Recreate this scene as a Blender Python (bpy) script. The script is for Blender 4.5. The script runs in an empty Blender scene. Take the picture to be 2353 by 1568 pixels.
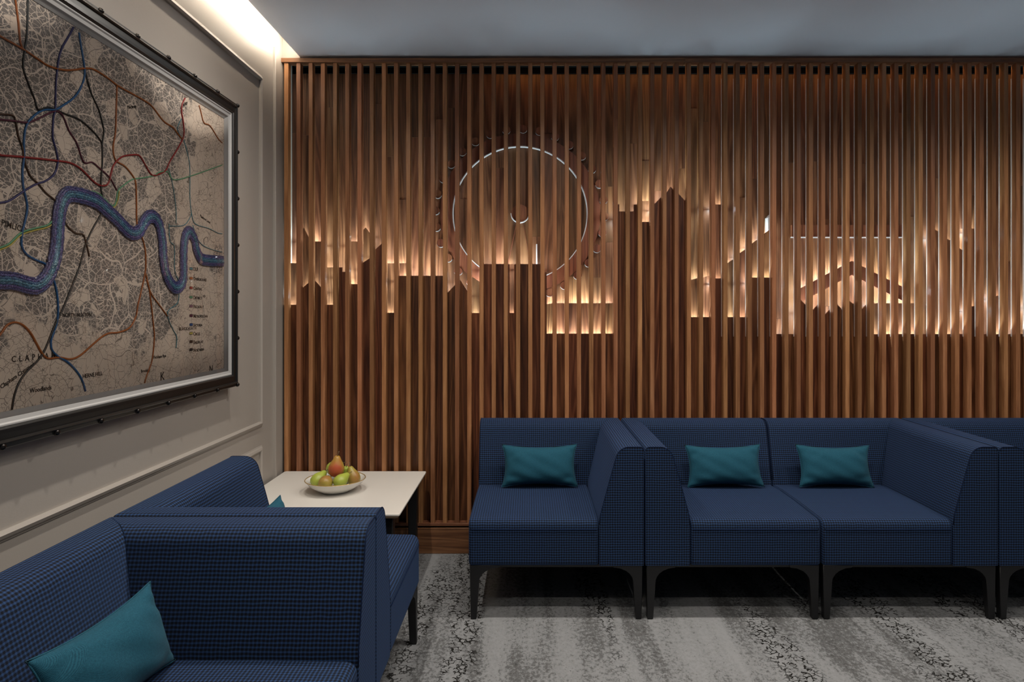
import bpy, bmesh, math, random
from mathutils import Vector, Matrix
random.seed(7)
S = bpy.context.scene
COL = S.collection
PI = math.pi

# ------------------------------------------------------------------ camera
F = 1519.0            # focal length in photo pixels (frame 2353 x 1568)
VX, VY = 1215.0, 707.0
H = 1.34
D = 3.60              # front plane of the slats
cam_d = bpy.data.cameras.new('camera'); cam = bpy.data.objects.new('camera', cam_d); COL.objects.link(cam)
cam.location = (0, 0, H); cam.rotation_euler = (PI/2, 0, 0)
cam_d.sensor_width = 36; cam_d.lens = F/2353*36
cam_d.shift_x = (1176.5-VX)/2353; cam_d.shift_y = -(784-VY)/2353
cam_d.clip_start = 0.02
S.camera = cam
# ------------------------------------------------------------------ world, exposure, lamps
w = bpy.data.worlds.new('world'); S.world = w; w.use_nodes = True
w.node_tree.nodes['Background'].inputs[0].default_value = (0.66, 0.82, 1.0, 1)
w.node_tree.nodes['Background'].inputs[1].default_value = 0.058
S.view_settings.view_transform = 'Standard'; S.view_settings.look = 'None'
S.view_settings.gamma = 1; S.view_settings.use_curve_mapping = False
S.view_settings.exposure = 0.15
CEIL = 2.71
# rows of recessed ceiling downlights: (y, [(x, watts)], half-angle)
ROWS = [(2.58, [(-0.72, 40), (0.1, 45), (0.95, 45), (1.8, 45), (2.65, 45)]),
        (1.50, [(-0.72, 46), (0.40, 26), (1.25, 26), (2.25, 26)]),
        (0.50, [(-0.72, 36), (0.6, 22), (1.9, 22)])]
MAP_FILL = [(0.15, 1.55, 12, (-1.30, 2.25, 1.65)), (0.15, 2.25, 11, (-1.30, 2.55, 1.50))]   # unseen tilted spots, added to brighten the map
COVE_E = 70.0
SKY_E = 190.0
TOP_E = 9.0

# ------------------------------------------------------------------ helpers
def px(x, y, d):
    """photo pixel -> point on the vertical plane at distance d"""
    return ((x-VX)*d/F, H-(y-VY)*d/F)

def mesh_obj(name, verts, faces, mat, parent=None, uvs=None, smooth=False, loc=None):
    me = bpy.data.meshes.new(name)
    me.from_pydata([tuple(v) for v in verts], [], faces)
    if uvs is not None:
        ul = me.uv_layers.new(name='UVMap')
        i = 0
        for fu in uvs:
            for u in fu:
                ul.data[i].uv = u; i += 1
    if smooth:
        me.polygons.foreach_set('use_smooth', [True]*len(me.polygons))
    me.update()
    return link(name, me, mat, parent, loc)

def link(name, me, mat, parent=None, loc=None):
    o = bpy.data.objects.new(name, me); COL.objects.link(o)
    if mat and not me.materials: me.materials.append(mat)
    if parent: o.parent = parent
    if loc: o.location = loc
    return o

def bm_obj(name, bm, mat, parent=None, smooth=False, loc=None):
    me = bpy.data.meshes.new(name); bmesh.ops.recalc_face_normals(bm, faces=bm.faces); bm.to_mesh(me); bm.free()
    if smooth: me.polygons.foreach_set('use_smooth', [True]*len(me.polygons))
    return link(name, me, mat, parent, loc)

BOXF = [(0,3,2,1),(4,5,6,7),(0,1,5,4),(1,2,6,5),(2,3,7,6),(3,0,4,7)]
def box(name, a, b, mat, parent=None, bevel=0.0, origin=True):
    (x0,y0,z0),(x1,y1,z1) = a, b
    c = ((x0+x1)/2,(y0+y1)/2,(z0+z1)/2) if origin else (0,0,0)
    v = [(x-c[0],y-c[1],z-c[2]) for x,y,z in [(x0,y0,z0),(x1,y0,z0),(x1,y1,z0),(x0,y1,z0),(x0,y0,z1),(x1,y0,z1),(x1,y1,z1),(x0,y1,z1)]]
    o = mesh_obj(name, v, BOXF, mat, parent, loc=c)
    if bevel: bevel_mod(o, bevel)
    return o

def bevel_mod(o, wd, seg=2, ang=40):
    m = o.modifiers.new('bevel','BEVEL'); m.width = wd; m.segments = seg; m.limit_method='ANGLE'; m.angle_limit = math.radians(ang)
    m.harden_normals = False
    o.data.polygons.foreach_set('use_smooth', [True]*len(o.data.polygons))
    try:
        o.data.set_sharp_from_angle(angle=math.radians(60))
    except Exception: pass

def prism_xz(name, pts, y0, y1, mat, parent=None):
    """polygon in x-z (list of (x,z)), from y0 (front) to y1; origin at its centre"""
    cx = sum(p[0] for p in pts)/len(pts); cz = sum(p[1] for p in pts)/len(pts); cy=(y0+y1)/2
    n = len(pts)
    v = [(p[0]-cx, y0-cy, p[1]-cz) for p in pts] + [(p[0]-cx, y1-cy, p[1]-cz) for p in pts]
    f = [tuple(range(n)), tuple(range(2*n-1, n-1, -1))] + [(i, i+n, (i+1)%n+n, (i+1)%n) for i in range(n)]
    bm = bmesh.new()
    vs = [bm.verts.new(p) for p in v]
    for q in f: bm.faces.new([vs[i] for i in q])
    return bm_obj(name, bm, mat, parent, loc=(cx,cy,cz))

def tube(name, pts, r, mat, parent=None, sides=6, closed=False, flat=None, cap=True):
    """tube through 3-D points; flat=(normal, factor) squashes it along normal"""
    P = [Vector(p) for p in pts]; n = len(P); V=[]; Fc=[]
    for i,p in enumerate(P):
        if closed: t = P[(i+1)%n]-P[i-1]
        else: t = P[min(i+1,n-1)]-P[max(i-1,0)]
        t.normalize()
        up = Vector(flat[0]) if flat else (Vector((0,0,1)) if abs(t.z)<.9 else Vector((1,0,0)))
        s = t.cross(up); s.normalize(); u = s.cross(t); u.normalize()
        rr = r[i] if isinstance(r,(list,tuple)) else r
        for k in range(sides):
            a = 2*PI*k/sides
            V.append(p + s*math.cos(a)*rr + u*math.sin(a)*rr*(flat[1] if flat else 1))
    m = n if closed else n-1
    for i in range(m):
        for k in range(sides):
            a=i*sides+k; b=i*sides+(k+1)%sides; c=((i+1)%n)*sides+(k+1)%sides; d=((i+1)%n)*sides+k
            Fc.append((a,b,c,d))
    if cap and not closed:
        Fc.append(tuple(range(sides-1,-1,-1))); Fc.append(tuple(range((n-1)*sides, n*sides)))
    return mesh_obj(name, V, Fc, mat, parent, smooth=True)

def lathe(prof, seg=24):
    V=[]; Fc=[]; n=len(prof)
    for k in range(seg):
        a=2*PI*k/seg
        for r,z in prof: V.append((r*math.cos(a), r*math.sin(a), z))
    for k in range(seg):
        for i in range(n-1):
            Fc.append((k*n+i, ((k+1)%seg)*n+i, ((k+1)%seg)*n+i+1, k*n+i+1))
    me = bpy.data.meshes.new('lathe'); me.from_pydata(V,[],Fc)
    bm=bmesh.new(); bm.from_mesh(me); bmesh.ops.remove_doubles(bm, verts=bm.verts, dist=1e-5)
    bmesh.ops.recalc_face_normals(bm, faces=bm.faces); bm.to_mesh(me); bm.free()
    me.polygons.foreach_set('use_smooth',[True]*len(me.polygons)); return me

def catmull(pts, sub=5):
    out=[]; n=len(pts)
    for i in range(n-1):
        p0=pts[max(i-1,0)]; p1=pts[i]; p2=pts[i+1]; p3=pts[min(i+2,n-1)]
        for s in range(sub):
            t=s/sub
            out.append(tuple(0.5*((2*b)+(-a+c)*t+(2*a-5*b+4*c-d)*t*t+(-a+3*b-3*c+d)*t**3) for a,b,c,d in zip(p0,p1,p2,p3)))
    out.append(tuple(pts[-1])); return out

def thing(name, label, cat, loc=(0,0,0), rz=0, group=None):
    o = bpy.data.objects.new(name, None); COL.objects.link(o); o.empty_display_size=.05
    o.location=loc; o.rotation_euler=(0,0,rz); tag(o,label,cat,group); return o
def tag(o,label,cat,group=None):
    o['label']=label; o['category']=cat
    if group: o['group']=group
    return o
def struct(o): o['kind']='structure'; return o

# ------------------------------------------------------------------ materials
def mat(name, base=(.5,.5,.5), rough=.5, metal=0, spec=.5):
    m=bpy.data.materials.new(name); m.use_nodes=True; nt=m.node_tree; b=nt.nodes['Principled BSDF']
    b.inputs['Base Color'].default_value=(*base,1); b.inputs['Roughness'].default_value=rough
    b.inputs['Metallic'].default_value=metal; b.inputs['Specular IOR Level'].default_value=spec
    return m, nt, b
def N(nt, t, **kw):
    n=nt.nodes.new(t)
    for k,v in kw.items():
        if k.startswith('i_'): n.inputs[k[2:].replace('_',' ')].default_value=v
        else: setattr(n,k,v)
    return n
def L(nt,a,b): nt.links.new(a,b)
def math_n(nt, op, a, b=None, c=None, clamp=False):
    n=nt.nodes.new('ShaderNodeMath'); n.operation=op; n.use_clamp=clamp
    for i,v in enumerate((a,b,c)):
        if v is None: continue
        if isinstance(v,(int,float)): n.inputs[i].default_value=v
        else: L(nt,v,n.inputs[i])
    return n.outputs[0]
def ramp(nt, fac, stops, interp='LINEAR'):
    r=nt.nodes.new('ShaderNodeValToRGB'); r.color_ramp.interpolation=interp; L(nt,fac,r.inputs[0])
    e=r.color_ramp.elements
    while len(e)<len(stops): e.new(.5)
    for q,(p,c) in zip(e,stops): q.position=p; q.color=(*c,1) if len(c)==3 else c
    return r.outputs[0]
def mixc(nt, fac, a, b, mode='MIX'):
    n=nt.nodes.new('ShaderNodeMix'); n.data_type='RGBA'; n.blend_type=mode
    for s,v in ((n.inputs[0],fac),(n.inputs[6],a),(n.inputs[7],b)):
        if isinstance(v,(int,float)): s.default_value=v
        elif isinstance(v,tuple): s.default_value=(*v,1)
        else: L(nt,v,s)
    return n.outputs[2]
def bump(nt, b, h, strength=.2, dist=.002):
    n=nt.nodes.new('ShaderNodeBump'); n.inputs['Strength'].default_value=strength; n.inputs['Distance'].default_value=dist
    L(nt,h,n.inputs['Height']); L(nt,n.outputs[0],b.inputs['Normal'])

def wood(name, dark, mid, light, axis='z', rough=.42, rnd=.55, ring_amt=.11):
    m,nt,b=mat(name,mid,rough,0,.4)
    tc=N(nt,'ShaderNodeTexCoord'); oi=N(nt,'ShaderNodeObjectInfo')
    off=N(nt,'ShaderNodeVectorMath',operation='SCALE'); cmb=N(nt,'ShaderNodeCombineXYZ')
    for i in range(3): L(nt,oi.outputs['Random'],cmb.inputs[i])
    L(nt,cmb.outputs[0],off.inputs[0]); off.inputs['Scale'].default_value=37.0
    add=N(nt,'ShaderNodeVectorMath',operation='ADD'); L(nt,tc.outputs['Object'],add.inputs[0]); L(nt,off.outputs[0],add.inputs[1])
    mp=N(nt,'ShaderNodeMapping'); L(nt,add.outputs[0],mp.inputs[0])
    mp.inputs['Scale'].default_value={'z':(1,1,.06),'x':(.06,1,1)}[axis]
    n1=N(nt,'ShaderNodeTexNoise',i_Scale=28.0,i_Detail=6.0,i_Roughness=.6,i_Distortion=1.2); L(nt,mp.outputs[0],n1.inputs['Vector'])
    n2=N(nt,'ShaderNodeTexNoise',i_Scale=160.0,i_Detail=3.0); L(nt,mp.outputs[0],n2.inputs['Vector'])
    n3=N(nt,'ShaderNodeTexNoise',i_Scale=9.0,i_Detail=2.0,i_Distortion=.6); L(nt,mp.outputs[0],n3.inputs['Vector'])
    rings=math_n(nt,'SINE',math_n(nt,'MULTIPLY',n3.outputs[0],70.0))
    g=math_n(nt,'ADD',math_n(nt,'MULTIPLY',n1.outputs[0],.75),math_n(nt,'MULTIPLY',rings,ring_amt))
    g=math_n(nt,'ADD',g,math_n(nt,'MULTIPLY',n2.outputs[0],.22))
    c=ramp(nt,g,[(.28,dark),(.5,mid),(.72,light)])
    rv=math_n(nt,'MULTIPLY_ADD',oi.outputs['Random'],rnd,1-rnd/2)
    hs=N(nt,'ShaderNodeHueSaturation'); L(nt,c,hs.inputs['Color']); L(nt,rv,hs.inputs['Value'])
    wn=N(nt,'ShaderNodeTexWhiteNoise',noise_dimensions='1D'); L(nt,oi.outputs['Random'],wn.inputs['W'])
    L(nt,math_n(nt,'MULTIPLY_ADD',wn.outputs[0],.014,.493),hs.inputs['Hue'])
    L(nt,hs.outputs[0],b.inputs['Base Color'])
    bump(nt,b,n2.outputs[0],.12,.0006)
    return m
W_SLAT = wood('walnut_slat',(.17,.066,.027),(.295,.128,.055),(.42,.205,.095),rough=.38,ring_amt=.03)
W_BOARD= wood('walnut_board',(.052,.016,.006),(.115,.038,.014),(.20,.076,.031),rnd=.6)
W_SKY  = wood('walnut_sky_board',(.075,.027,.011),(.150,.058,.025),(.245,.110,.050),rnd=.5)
W_RED  = wood('redwood_inlay',(.10,.028,.014),(.17,.052,.024),(.24,.085,.04),rnd=.2)
W_RAIL = wood('walnut_rail',(.10,.038,.018),(.18,.075,.035),(.26,.12,.06),axis='x',rnd=.2)
M_EDGE,_,_ = mat('pale_trim_and_lit_edge',(.56,.53,.54),.35)  # plain pale trim; on relief edges the LED light is painted in
M_PODB,_,_ = mat('brown_lit_rim',(.30,.27,.26),.4)  # light caught under the pods, put into the colour
M_STRIP,_,_ = mat('pale_pink_lit_line',(.46,.36,.32),.4)  # bright line on the slat sides, light painted as a pale tone
M_BLACK,_,_= mat('black_satin_metal',(.006,.006,.007),.38,0,.5)
M_VOID,_,_ = mat('black_channel',(.003,.003,.003),.9,0,.05)

def emit(name, col, s):
    m=bpy.data.materials.new(name); m.use_nodes=True; nt=m.node_tree; nt.nodes.clear()
    e=N(nt,'ShaderNodeEmission'); e.inputs[0].default_value=(*col,1); e.inputs[1].default_value=s
    o=N(nt,'ShaderNodeOutputMaterial'); L(nt,e.outputs[0],o.inputs[0]); return m
M_LED_SKY = emit('led_neutral',(.72,.94,1.0),SKY_E)
M_LED_TOP = emit('led_amber',(1,.50,.16),TOP_E)
M_LED_COVE= emit('led_warm_white',(1,.86,.68),COVE_E)
M_LENS    = emit('lamp_lens',(1,.93,.84),6.0)

def paint(name, col, rough=.5, bs=.08):
    m,nt,b=mat(name,col,rough)
    tc=N(nt,'ShaderNodeTexCoord'); n=N(nt,'ShaderNodeTexNoise',i_Scale=170.0,i_Detail=3.0); L(nt,tc.outputs['Object'],n.inputs['Vector'])
    bump(nt,b,n.outputs[0],bs,.002); return m
M_WALL = paint('greige_wall_paint',(.35,.318,.285),.45,.10)
M_CEIL = paint('ceiling_paint',(.72,.77,.88),.55,.05)

# check woven fabric, UV in metres
def fabric():
    m,nt,b=mat('blue_check_fabric',(.02,.04,.12),.85,0,.25)
    b.inputs['Sheen Weight'].default_value=.08; b.inputs['Sheen Roughness'].default_value=.5
    b.inputs['Sheen Tint'].default_value=(.25,.45,1,1)
    tc=N(nt,'ShaderNodeTexCoord'); sp=N(nt,'ShaderNodeSeparateXYZ')
    nz=N(nt,'ShaderNodeTexNoise',i_Scale=28.0,i_Detail=2.0); L(nt,tc.outputs['UV'],nz.inputs['Vector'])
    wob=N(nt,'ShaderNodeVectorMath',operation='SCALE'); L(nt,nz.outputs['Color'],wob.inputs[0]); wob.inputs['Scale'].default_value=.004
    ad=N(nt,'ShaderNodeVectorMath',operation='ADD'); L(nt,tc.outputs['UV'],ad.inputs[0]); L(nt,wob.outputs[0],ad.inputs[1])
    L(nt,ad.outputs[0],sp.inputs[0])
    k=2*PI/.0106
    def line(s):
        v=math_n(nt,'SINE',math_n(nt,'MULTIPLY',s,k))
        mr=N(nt,'ShaderNodeMapRange',interpolation_type='SMOOTHSTEP'); L(nt,v,mr.inputs[0]); mr.inputs[1].default_value=-.25; mr.inputs[2].default_value=.6
        return mr.outputs[0]
    a=line(sp.outputs[0]); c=line(sp.outputs[1])
    s=math_n(nt,'ADD',math_n(nt,'MULTIPLY',a,.42),math_n(nt,'MULTIPLY',c,.58))
    yn=N(nt,'ShaderNodeTexNoise',i_Scale=700.0,i_Detail=2.0); L(nt,tc.outputs['UV'],yn.inputs['Vector'])
    s=math_n(nt,'ADD',s,math_n(nt,'MULTIPLY_ADD',yn.outputs[0],.5,-.25),clamp=True)
    big=N(nt,'ShaderNodeTexNoise',i_Scale=3.0); L(nt,tc.outputs['UV'],big.inputs['Vector'])
    hi=mixc(nt,big.outputs[0],(.018,.044,.140),(.018,.060,.135))
    mid=ramp(nt,s,[(.0,(.0008,.0010,.0022)),(.45,(.0036,.0066,.018)),(1,(.019,.052,.145))])
    col=mixc(nt,math_n(nt,'MULTIPLY',s,.5),mid,hi)
    L(nt,col,b.inputs['Base Color'])
    bump(nt,b,s,.25,.001)
    return m
M_FAB=fabric()
M_PIPE,_,_=mat('blue_piping',(.006,.013,.040),.8,0,.1)

def teal():
    m,nt,b=mat('teal_weave',(.02,.2,.26),.85,0,.2)
    b.inputs['Sheen Weight'].default_value=.04
    tc=N(nt,'ShaderNodeTexCoord'); sp=N(nt,'ShaderNodeSeparateXYZ'); L(nt,tc.outputs['Object'],sp.inputs[0])
    k=2*PI/.0032
    a=math_n(nt,'SINE',math_n(nt,'MULTIPLY',math_n(nt,'ADD',sp.outputs[0],sp.outputs[1]),k)); c=math_n(nt,'SINE',math_n(nt,'MULTIPLY',sp.outputs[2],k))
    s=math_n(nt,'MULTIPLY_ADD',math_n(nt,'MULTIPLY',a,c),.5,.5)
    n=N(nt,'ShaderNodeTexNoise',i_Scale=260.0,i_Detail=3.0); L(nt,tc.outputs['Object'],n.inputs['Vector'])
    s=math_n(nt,'ADD',math_n(nt,'MULTIPLY',s,.5),math_n(nt,'MULTIPLY',n.outputs[0],.5))
    L(nt,ramp(nt,s,[(.15,(.005,.032,.052)),(.5,(.008,.068,.108)),(.85,(.022,.12,.175))]),b.inputs['Base Color'])
    bump(nt,b,s,.25,.0012); return m
M_TEAL=teal()

def carpet():
    m,nt,b=mat('grey_streaked_carpet',(.3,.3,.3),.95,0,.1)
    tc=N(nt,'ShaderNodeTexCoord')
    def nz(scale,sc,det=4,rough=.6,dist=0):
        mp=N(nt,'ShaderNodeMapping'); L(nt,tc.outputs['Object'],mp.inputs[0]); mp.inputs['Scale'].default_value=sc
        n=N(nt,'ShaderNodeTexNoise',i_Scale=scale,i_Detail=det,i_Roughness=rough,i_Distortion=dist); L(nt,mp.outputs[0],n.inputs['Vector']); return n.outputs[0]
    st=nz(9,(1,.10,1),3,.55)           # long streaks down the room
    sp=nz(70,(1,.7,1),8,.80)           # eroded pile edges
    patch=nz(3.2,(1,.55,1),3,.6)
    g=math_n(nt,'ADD',math_n(nt,'MULTIPLY',st,.40),math_n(nt,'MULTIPLY',sp,.60))
    g=math_n(nt,'ADD',g,math_n(nt,'MULTIPLY',patch,.18))
    base=ramp(nt,g,[(.46,(.060,.060,.060)),(.495,(.10,.10,.10)),(.555,(.125,.127,.130)),(.570,(.205,.210,.215)),(.68,(.25,.255,.262))])
    # crackle bands
    band=nz(3.4,(1,.07,1),2,.5)
    bm_=math_n(nt,'ADD',band,math_n(nt,'MULTIPLY_ADD',patch,.22,-.11))
    msk=ramp(nt,bm_,[(.53,(0,0,0)),(.60,(1,1,1))])
    wv=N(nt,'ShaderNodeTexNoise',i_Scale=40.0,i_Detail=3.0); L(nt,tc.outputs['Object'],wv.inputs['Vector'])
    sc=N(nt,'ShaderNodeVectorMath',operation='SCALE'); L(nt,wv.outputs['Color'],sc.inputs[0]); sc.inputs['Scale'].default_value=.03
    ad=N(nt,'ShaderNodeVectorMath',operation='ADD'); L(nt,tc.outputs['Object'],ad.inputs[0]); L(nt,sc.outputs[0],ad.inputs[1])
    vo=N(nt,'ShaderNodeTexVoronoi',feature='DISTANCE_TO_EDGE',i_Scale=42.0); L(nt,ad.outputs[0],vo.inputs['Vector'])
    gate=nz(26,(1,.7,1),3,.6)
    crack=math_n(nt,'MULTIPLY',math_n(nt,'LESS_THAN',vo.outputs[0],.085),math_n(nt,'GREATER_THAN',gate,.47))
    crack=math_n(nt,'MULTIPLY',crack,msk)
    spots=math_n(nt,'MULTIPLY',math_n(nt,'GREATER_THAN',nz(120,(1,1,1),3,.6),.66),math_n(nt,'GREATER_THAN',gate,.52))
    crack=math_n(nt,'MAXIMUM',crack,math_n(nt,'MULTIPLY',spots,.8))
    col=mixc(nt,crack,base,(.012,.011,.010))
    L(nt,col,b.inputs['Base Color'])
    f=N(nt,'ShaderNodeTexNoise',i_Scale=420.0,i_Detail=2.0); L(nt,tc.outputs['Object'],f.inputs['Vector'])
    bump(nt,b,f.outputs[0],.35,.003); return m
M_CARPET=carpet()

# ------------------------------------------------------------------ setting
XW=-1.345                       # left wall surface
YB=3.78
struct(box('floor',(-1.50,-1.6,-.05),(4.3,YB+.1,0),M_CARPET,origin=False))
struct(box('ceiling',(-1.25,-1.2,CEIL),(4.3,YB+.1,CEIL+.09),M_CEIL,origin=False))
struct(box('wall_left',(XW-.12,-1.6,0),(XW,YB+.1,3.05),M_WALL,origin=False))
struct(box('wall_back',(XW-.12,YB,0),(4.3,YB+.1,3.05),M_VOID,origin=False))
struct(box('trim_cove_end',(XW-.01,3.615,2.698),(-1.2505,3.64,2.94),M_WALL,origin=False))
struct(box('trim_cove',(XW-.02,-1.2,2.93),(-1.05,YB,2.97),M_WALL,origin=False))
struct(box('trim_cove_upstand',(-1.13,-1.2,CEIL+.08),(-1.10,YB,2.94),M_WALL,origin=False))

def moulding(name, pts):
    """picture-frame moulding on the left wall: closed/open path of (y,z), profile raised toward +x"""
    prof=[(-.014,0),(-.014,.010),(-.006,.016),(.004,.012),(.010,.006),(.014,.005),(.014,0)]
    bm=bmesh.new(); n=len(pts); rings=[]
    for i,(y,z) in enumerate(pts):
        a=Vector(pts[i-1]) if i>0 else None; c=Vector(pts[i+1]) if i<n-1 else None; p=Vector((y,z))
        d1=(p-a).normalized() if a is not None else (c-p).normalized()
        d2=(c-p).normalized() if c is not None else d1
        n1=Vector((-d1.y,d1.x)); n2=Vector((-d2.y,d2.x)); mv=(n1+n2); mv/= (mv.length_squared/2) if mv.length>0 else 1
        rings.append([bm.verts.new((XW-.001+h, y+mv.x*s, z+mv.y*s)) for s,h in prof])
    for r0,r1 in zip(rings,rings[1:]):
        for k in range(len(prof)-1): bm.faces.new((r0[k],r0[k+1],r1[k+1],r1[k]))
    for r in (rings[0],rings[-1]): bm.faces.new(r)
    return struct(bm_obj(name,bm,M_WALL))
moulding('trim_1',[(.2,2.49),(3.31,2.49),(3.31,.756),(.2,.756)])
moulding('trim_2',[(.2,.634),(3.31,.634),(3.31,.16),(.2,.16)])
struct(box('trim_3',(XW-.01,3.478,0),(XW+.014,3.498,2.715),M_WALL,origin=False,bevel=.003))
struct(box('baseboard_left',(XW-.01,-1.6,0),(XW+.016,3.60,.11),M_WALL,origin=False,bevel=.004))

# cove lighting: a long strip fixed to the edge of the lowered ceiling
t=thing('cove_light_strip','long warm white light strip in the cove between greige wall and lowered ceiling','light strip',(-1.25,1.2,CEIL+.045))
box('led_tape',(-.006,-2.2,-.012),(-.002,2.36,.012),M_LED_COVE,t,origin=False)
box('aluminium_channel',(-.002,-2.2,-.016),(.002,2.36,.016),M_EDGE,t,origin=False)

# ------------------------------------------------------------------ downlights
ring_me=lathe([(.034,0),(.050,0),(.052,-.004),(.046,-.008),(.036,-.006),(.034,.012)],20)
lens_me=lathe([(0,.006),(.033,.006),(.034,.008)],16)
for ri,(ry,lst) in enumerate(ROWS):
    for k,(lx,wt) in enumerate(lst):
        t=thing('downlight',['recessed round ceiling downlight in the row nearest the slatted wall','recessed round ceiling downlight in the middle row','recessed round ceiling downlight in the row farthest from the slatted wall'][ri],'downlight',(lx,ry,CEIL+.0005),0,'ceiling downlights row %s'%'abc'[ri])
        link('trim_ring',ring_me,M_EDGE,t); link('lens',lens_me,M_LENS,t,loc=(0,0,-.006))
        ld=bpy.data.lights.new('downlight_lamp','SPOT'); ld.energy=wt; ld.color=(1,.93,.84); ld.spot_size=math.radians(150); ld.spot_blend=1.0; ld.shadow_soft_size=.022
        lo=bpy.data.objects.new('downlight_lamp',ld); COL.objects.link(lo); lo.parent=t; lo.location=(0,0,-.02)

for lx,ly,wt,tg in MAP_FILL:  # added out-of-view spots, no known fittings
    t=thing('added_map_spot','unseen tilted ceiling spot added to brighten the framed map','downlight',(lx,ly,CEIL+.0005),0,'added spots brightening the map')
    link('trim_ring',ring_me,M_EDGE,t); link('lens',lens_me,M_LENS,t,loc=(0,0,-.006))
    ld=bpy.data.lights.new('downlight_lamp','SPOT'); ld.energy=wt; ld.color=(1,.93,.86); ld.spot_size=math.radians(75); ld.spot_blend=1.0; ld.shadow_soft_size=.03
    lo=bpy.data.objects.new('downlight_lamp',ld); COL.objects.link(lo); lo.parent=t; lo.location=(0,0,-.02)
    lo.rotation_euler=(Vector(tg)-Vector((lx,ly,CEIL-.02))).to_track_quat('-Z','Y').to_euler()

# ------------------------------------------------------------------ slatted skyline screen
PITCH=28.05; S0=652.7; SW=9.6
NS=72
Z0=.165; ZR=2.673
scr=thing('slatted_wall_screen','walnut slatted wall screen with back-lit city skyline relief behind the slats','wall screen',(0,D,0))
def sl(o):  # parent to screen keeping world coordinates
    o.parent=scr; o.matrix_parent_inverse=Matrix.Translation((0,-D,0)); return o
# slats share one mesh
bw=SW*D/F; bh=ZR-Z0+.004; bd=.042
bm=bmesh.new(); bmesh.ops.create_cube(bm,size=1)
for v in bm.verts: v.co=Vector((v.co.x*bw,v.co.y*bd,v.co.z*bh))
bmesh.ops.bevel(bm,geom=[e for e in bm.edges if abs(e.verts[0].co.z-e.verts[1].co.z)>.5],offset=.0015,segments=1,affect='EDGES')
slat_me=bpy.data.meshes.new('slat'); bm.to_mesh(slat_me); bm.free(); slat_me.materials.append(W_SLAT)
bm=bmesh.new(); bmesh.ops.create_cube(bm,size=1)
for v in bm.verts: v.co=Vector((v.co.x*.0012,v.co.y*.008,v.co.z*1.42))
strip_me=bpy.data.meshes.new('lit_side_line'); bm.to_mesh(strip_me); bm.free(); strip_me.materials.append(M_STRIP)
for k in range(NS):
    x,_=px(S0+SW/2+PITCH*k,0,D)
    o=sl(link('slat',slat_me,None,None,(x,D+bd/2,(Z0+ZR)/2)))
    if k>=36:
        e=link('lit_side_line',strip_me,None,o,(-bw/2-.0004,bd/2-.0041,1.89-(Z0+ZR)/2))  # painted glow line at the rear of the right-hand slats
# top rail in three lengths and lower ledge
xs=[px(645,0,D)[0],px(1573,0,D)[0],px(2187,0,D)[0],3.5]
for i in range(3):
    sl(box('top_rail',(xs[i]+.0006,D-.010,ZR),(xs[i+1]-.0006,D+.044,2.697),W_RAIL,bevel=.002))
xl=px(648,0,D)[0]
sl(box('bottom_rail',(xl,D-.004,.150),(3.5,D+.05,Z0+.001),W_RAIL,bevel=.002))
struct(box('baseboard_back',(XW,D-.006,0),(4.2,D+.05,.140),W_RAIL,bevel=.003))
sl(box('shadow_gap_channel',(xl+.02,3.645,2.7008),(3.5,YB,2.7095),M_VOID))
sl(box('shadow_gap_channel',(xl+.02,3.745,2.668),(3.5,YB+.002,2.709),M_VOID))

YF,YM,YS=3.646,3.700,3.755     # front faces of the three board layers
TH=.010
def X(p,y): return (p-VX)*y/F
def Z(p,y): return H-(p-VY)*y/F
# per gap: (mid_top, front_top); a top is a pixel row, or (left,right), or a list of (fraction,row)
G={0:(605,700.5),1:([(0,540),(.4,523),(1,545)],(666,650)),2:(555,[(0,640),(1,660)]),3:(614.6,700.5),4:(None,[(0,614.6),(.62,614.6),(.63,625),(1,625)]),
5:(555,653),6:([(0,535),(.5,523),(1,535)],(606,594)),7:(None,(577,560)),8:(605.4,719),9:(605,634),10:(None,634),11:(None,634),12:(None,634),
13:(None,(675,655)),14:(None,(640,668)),15:((635,647),719.5),16:(None,607),17:(None,607),18:([(0,607),(1,607)],[(0,607),(.2,607),(.21,719.5),(.75,719.5),(.76,607),(1,607)]),
19:(None,607),20:(None,607),21:([(0,700),(1,697)],[(0,626),(.25,626),(.26,767),(1,767)]),
22:(697,767),23:(697,767),24:(697,767),25:(697,767),26:(697,767),
27:(None,[(0,470),(.18,470),(.19,486),(1,486)]),28:(None,[(0,486),(.45,486),(.46,470),(1,470)]),29:(462,510),30:(None,(469,450)),31:(None,[(0,443),(.5,429),(1,440)]),
32:(None,(446,466)),33:((644,638),729),34:((638,632),729),35:(470,640),36:((605,592),729),37:((582,569),729),38:((560,546),638),39:((537,524),638),
40:(None,768),41:(None,768),42:(None,(690,708)),43:(None,(713,692)),44:(None,(723,703)),45:(None,(700,720)),46:(None,(692,706)),47:(None,(711,692)),
48:(697,768),49:(697,768),50:(697,768),51:(697,768),52:(None,768),53:((528,538),768),54:((549,560),768),55:((571,582),768),56:((525,525),704),57:(None,768),58:(680,768),59:(None,768),60:(None,768),
61:(700,768),62:(700,768),63:(None,730),64:(650,730),65:(None,(700,680)),66:(None,(680,700)),67:(None,768),68:(700,768),69:(None,768),70:(None,768)}
def norm(t):
    if isinstance(t,(int,float)): return [(0,t),(1,t)]
    if isinstance(t,tuple): return [(0,t[0]),(1,t[1])]
    return t
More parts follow.
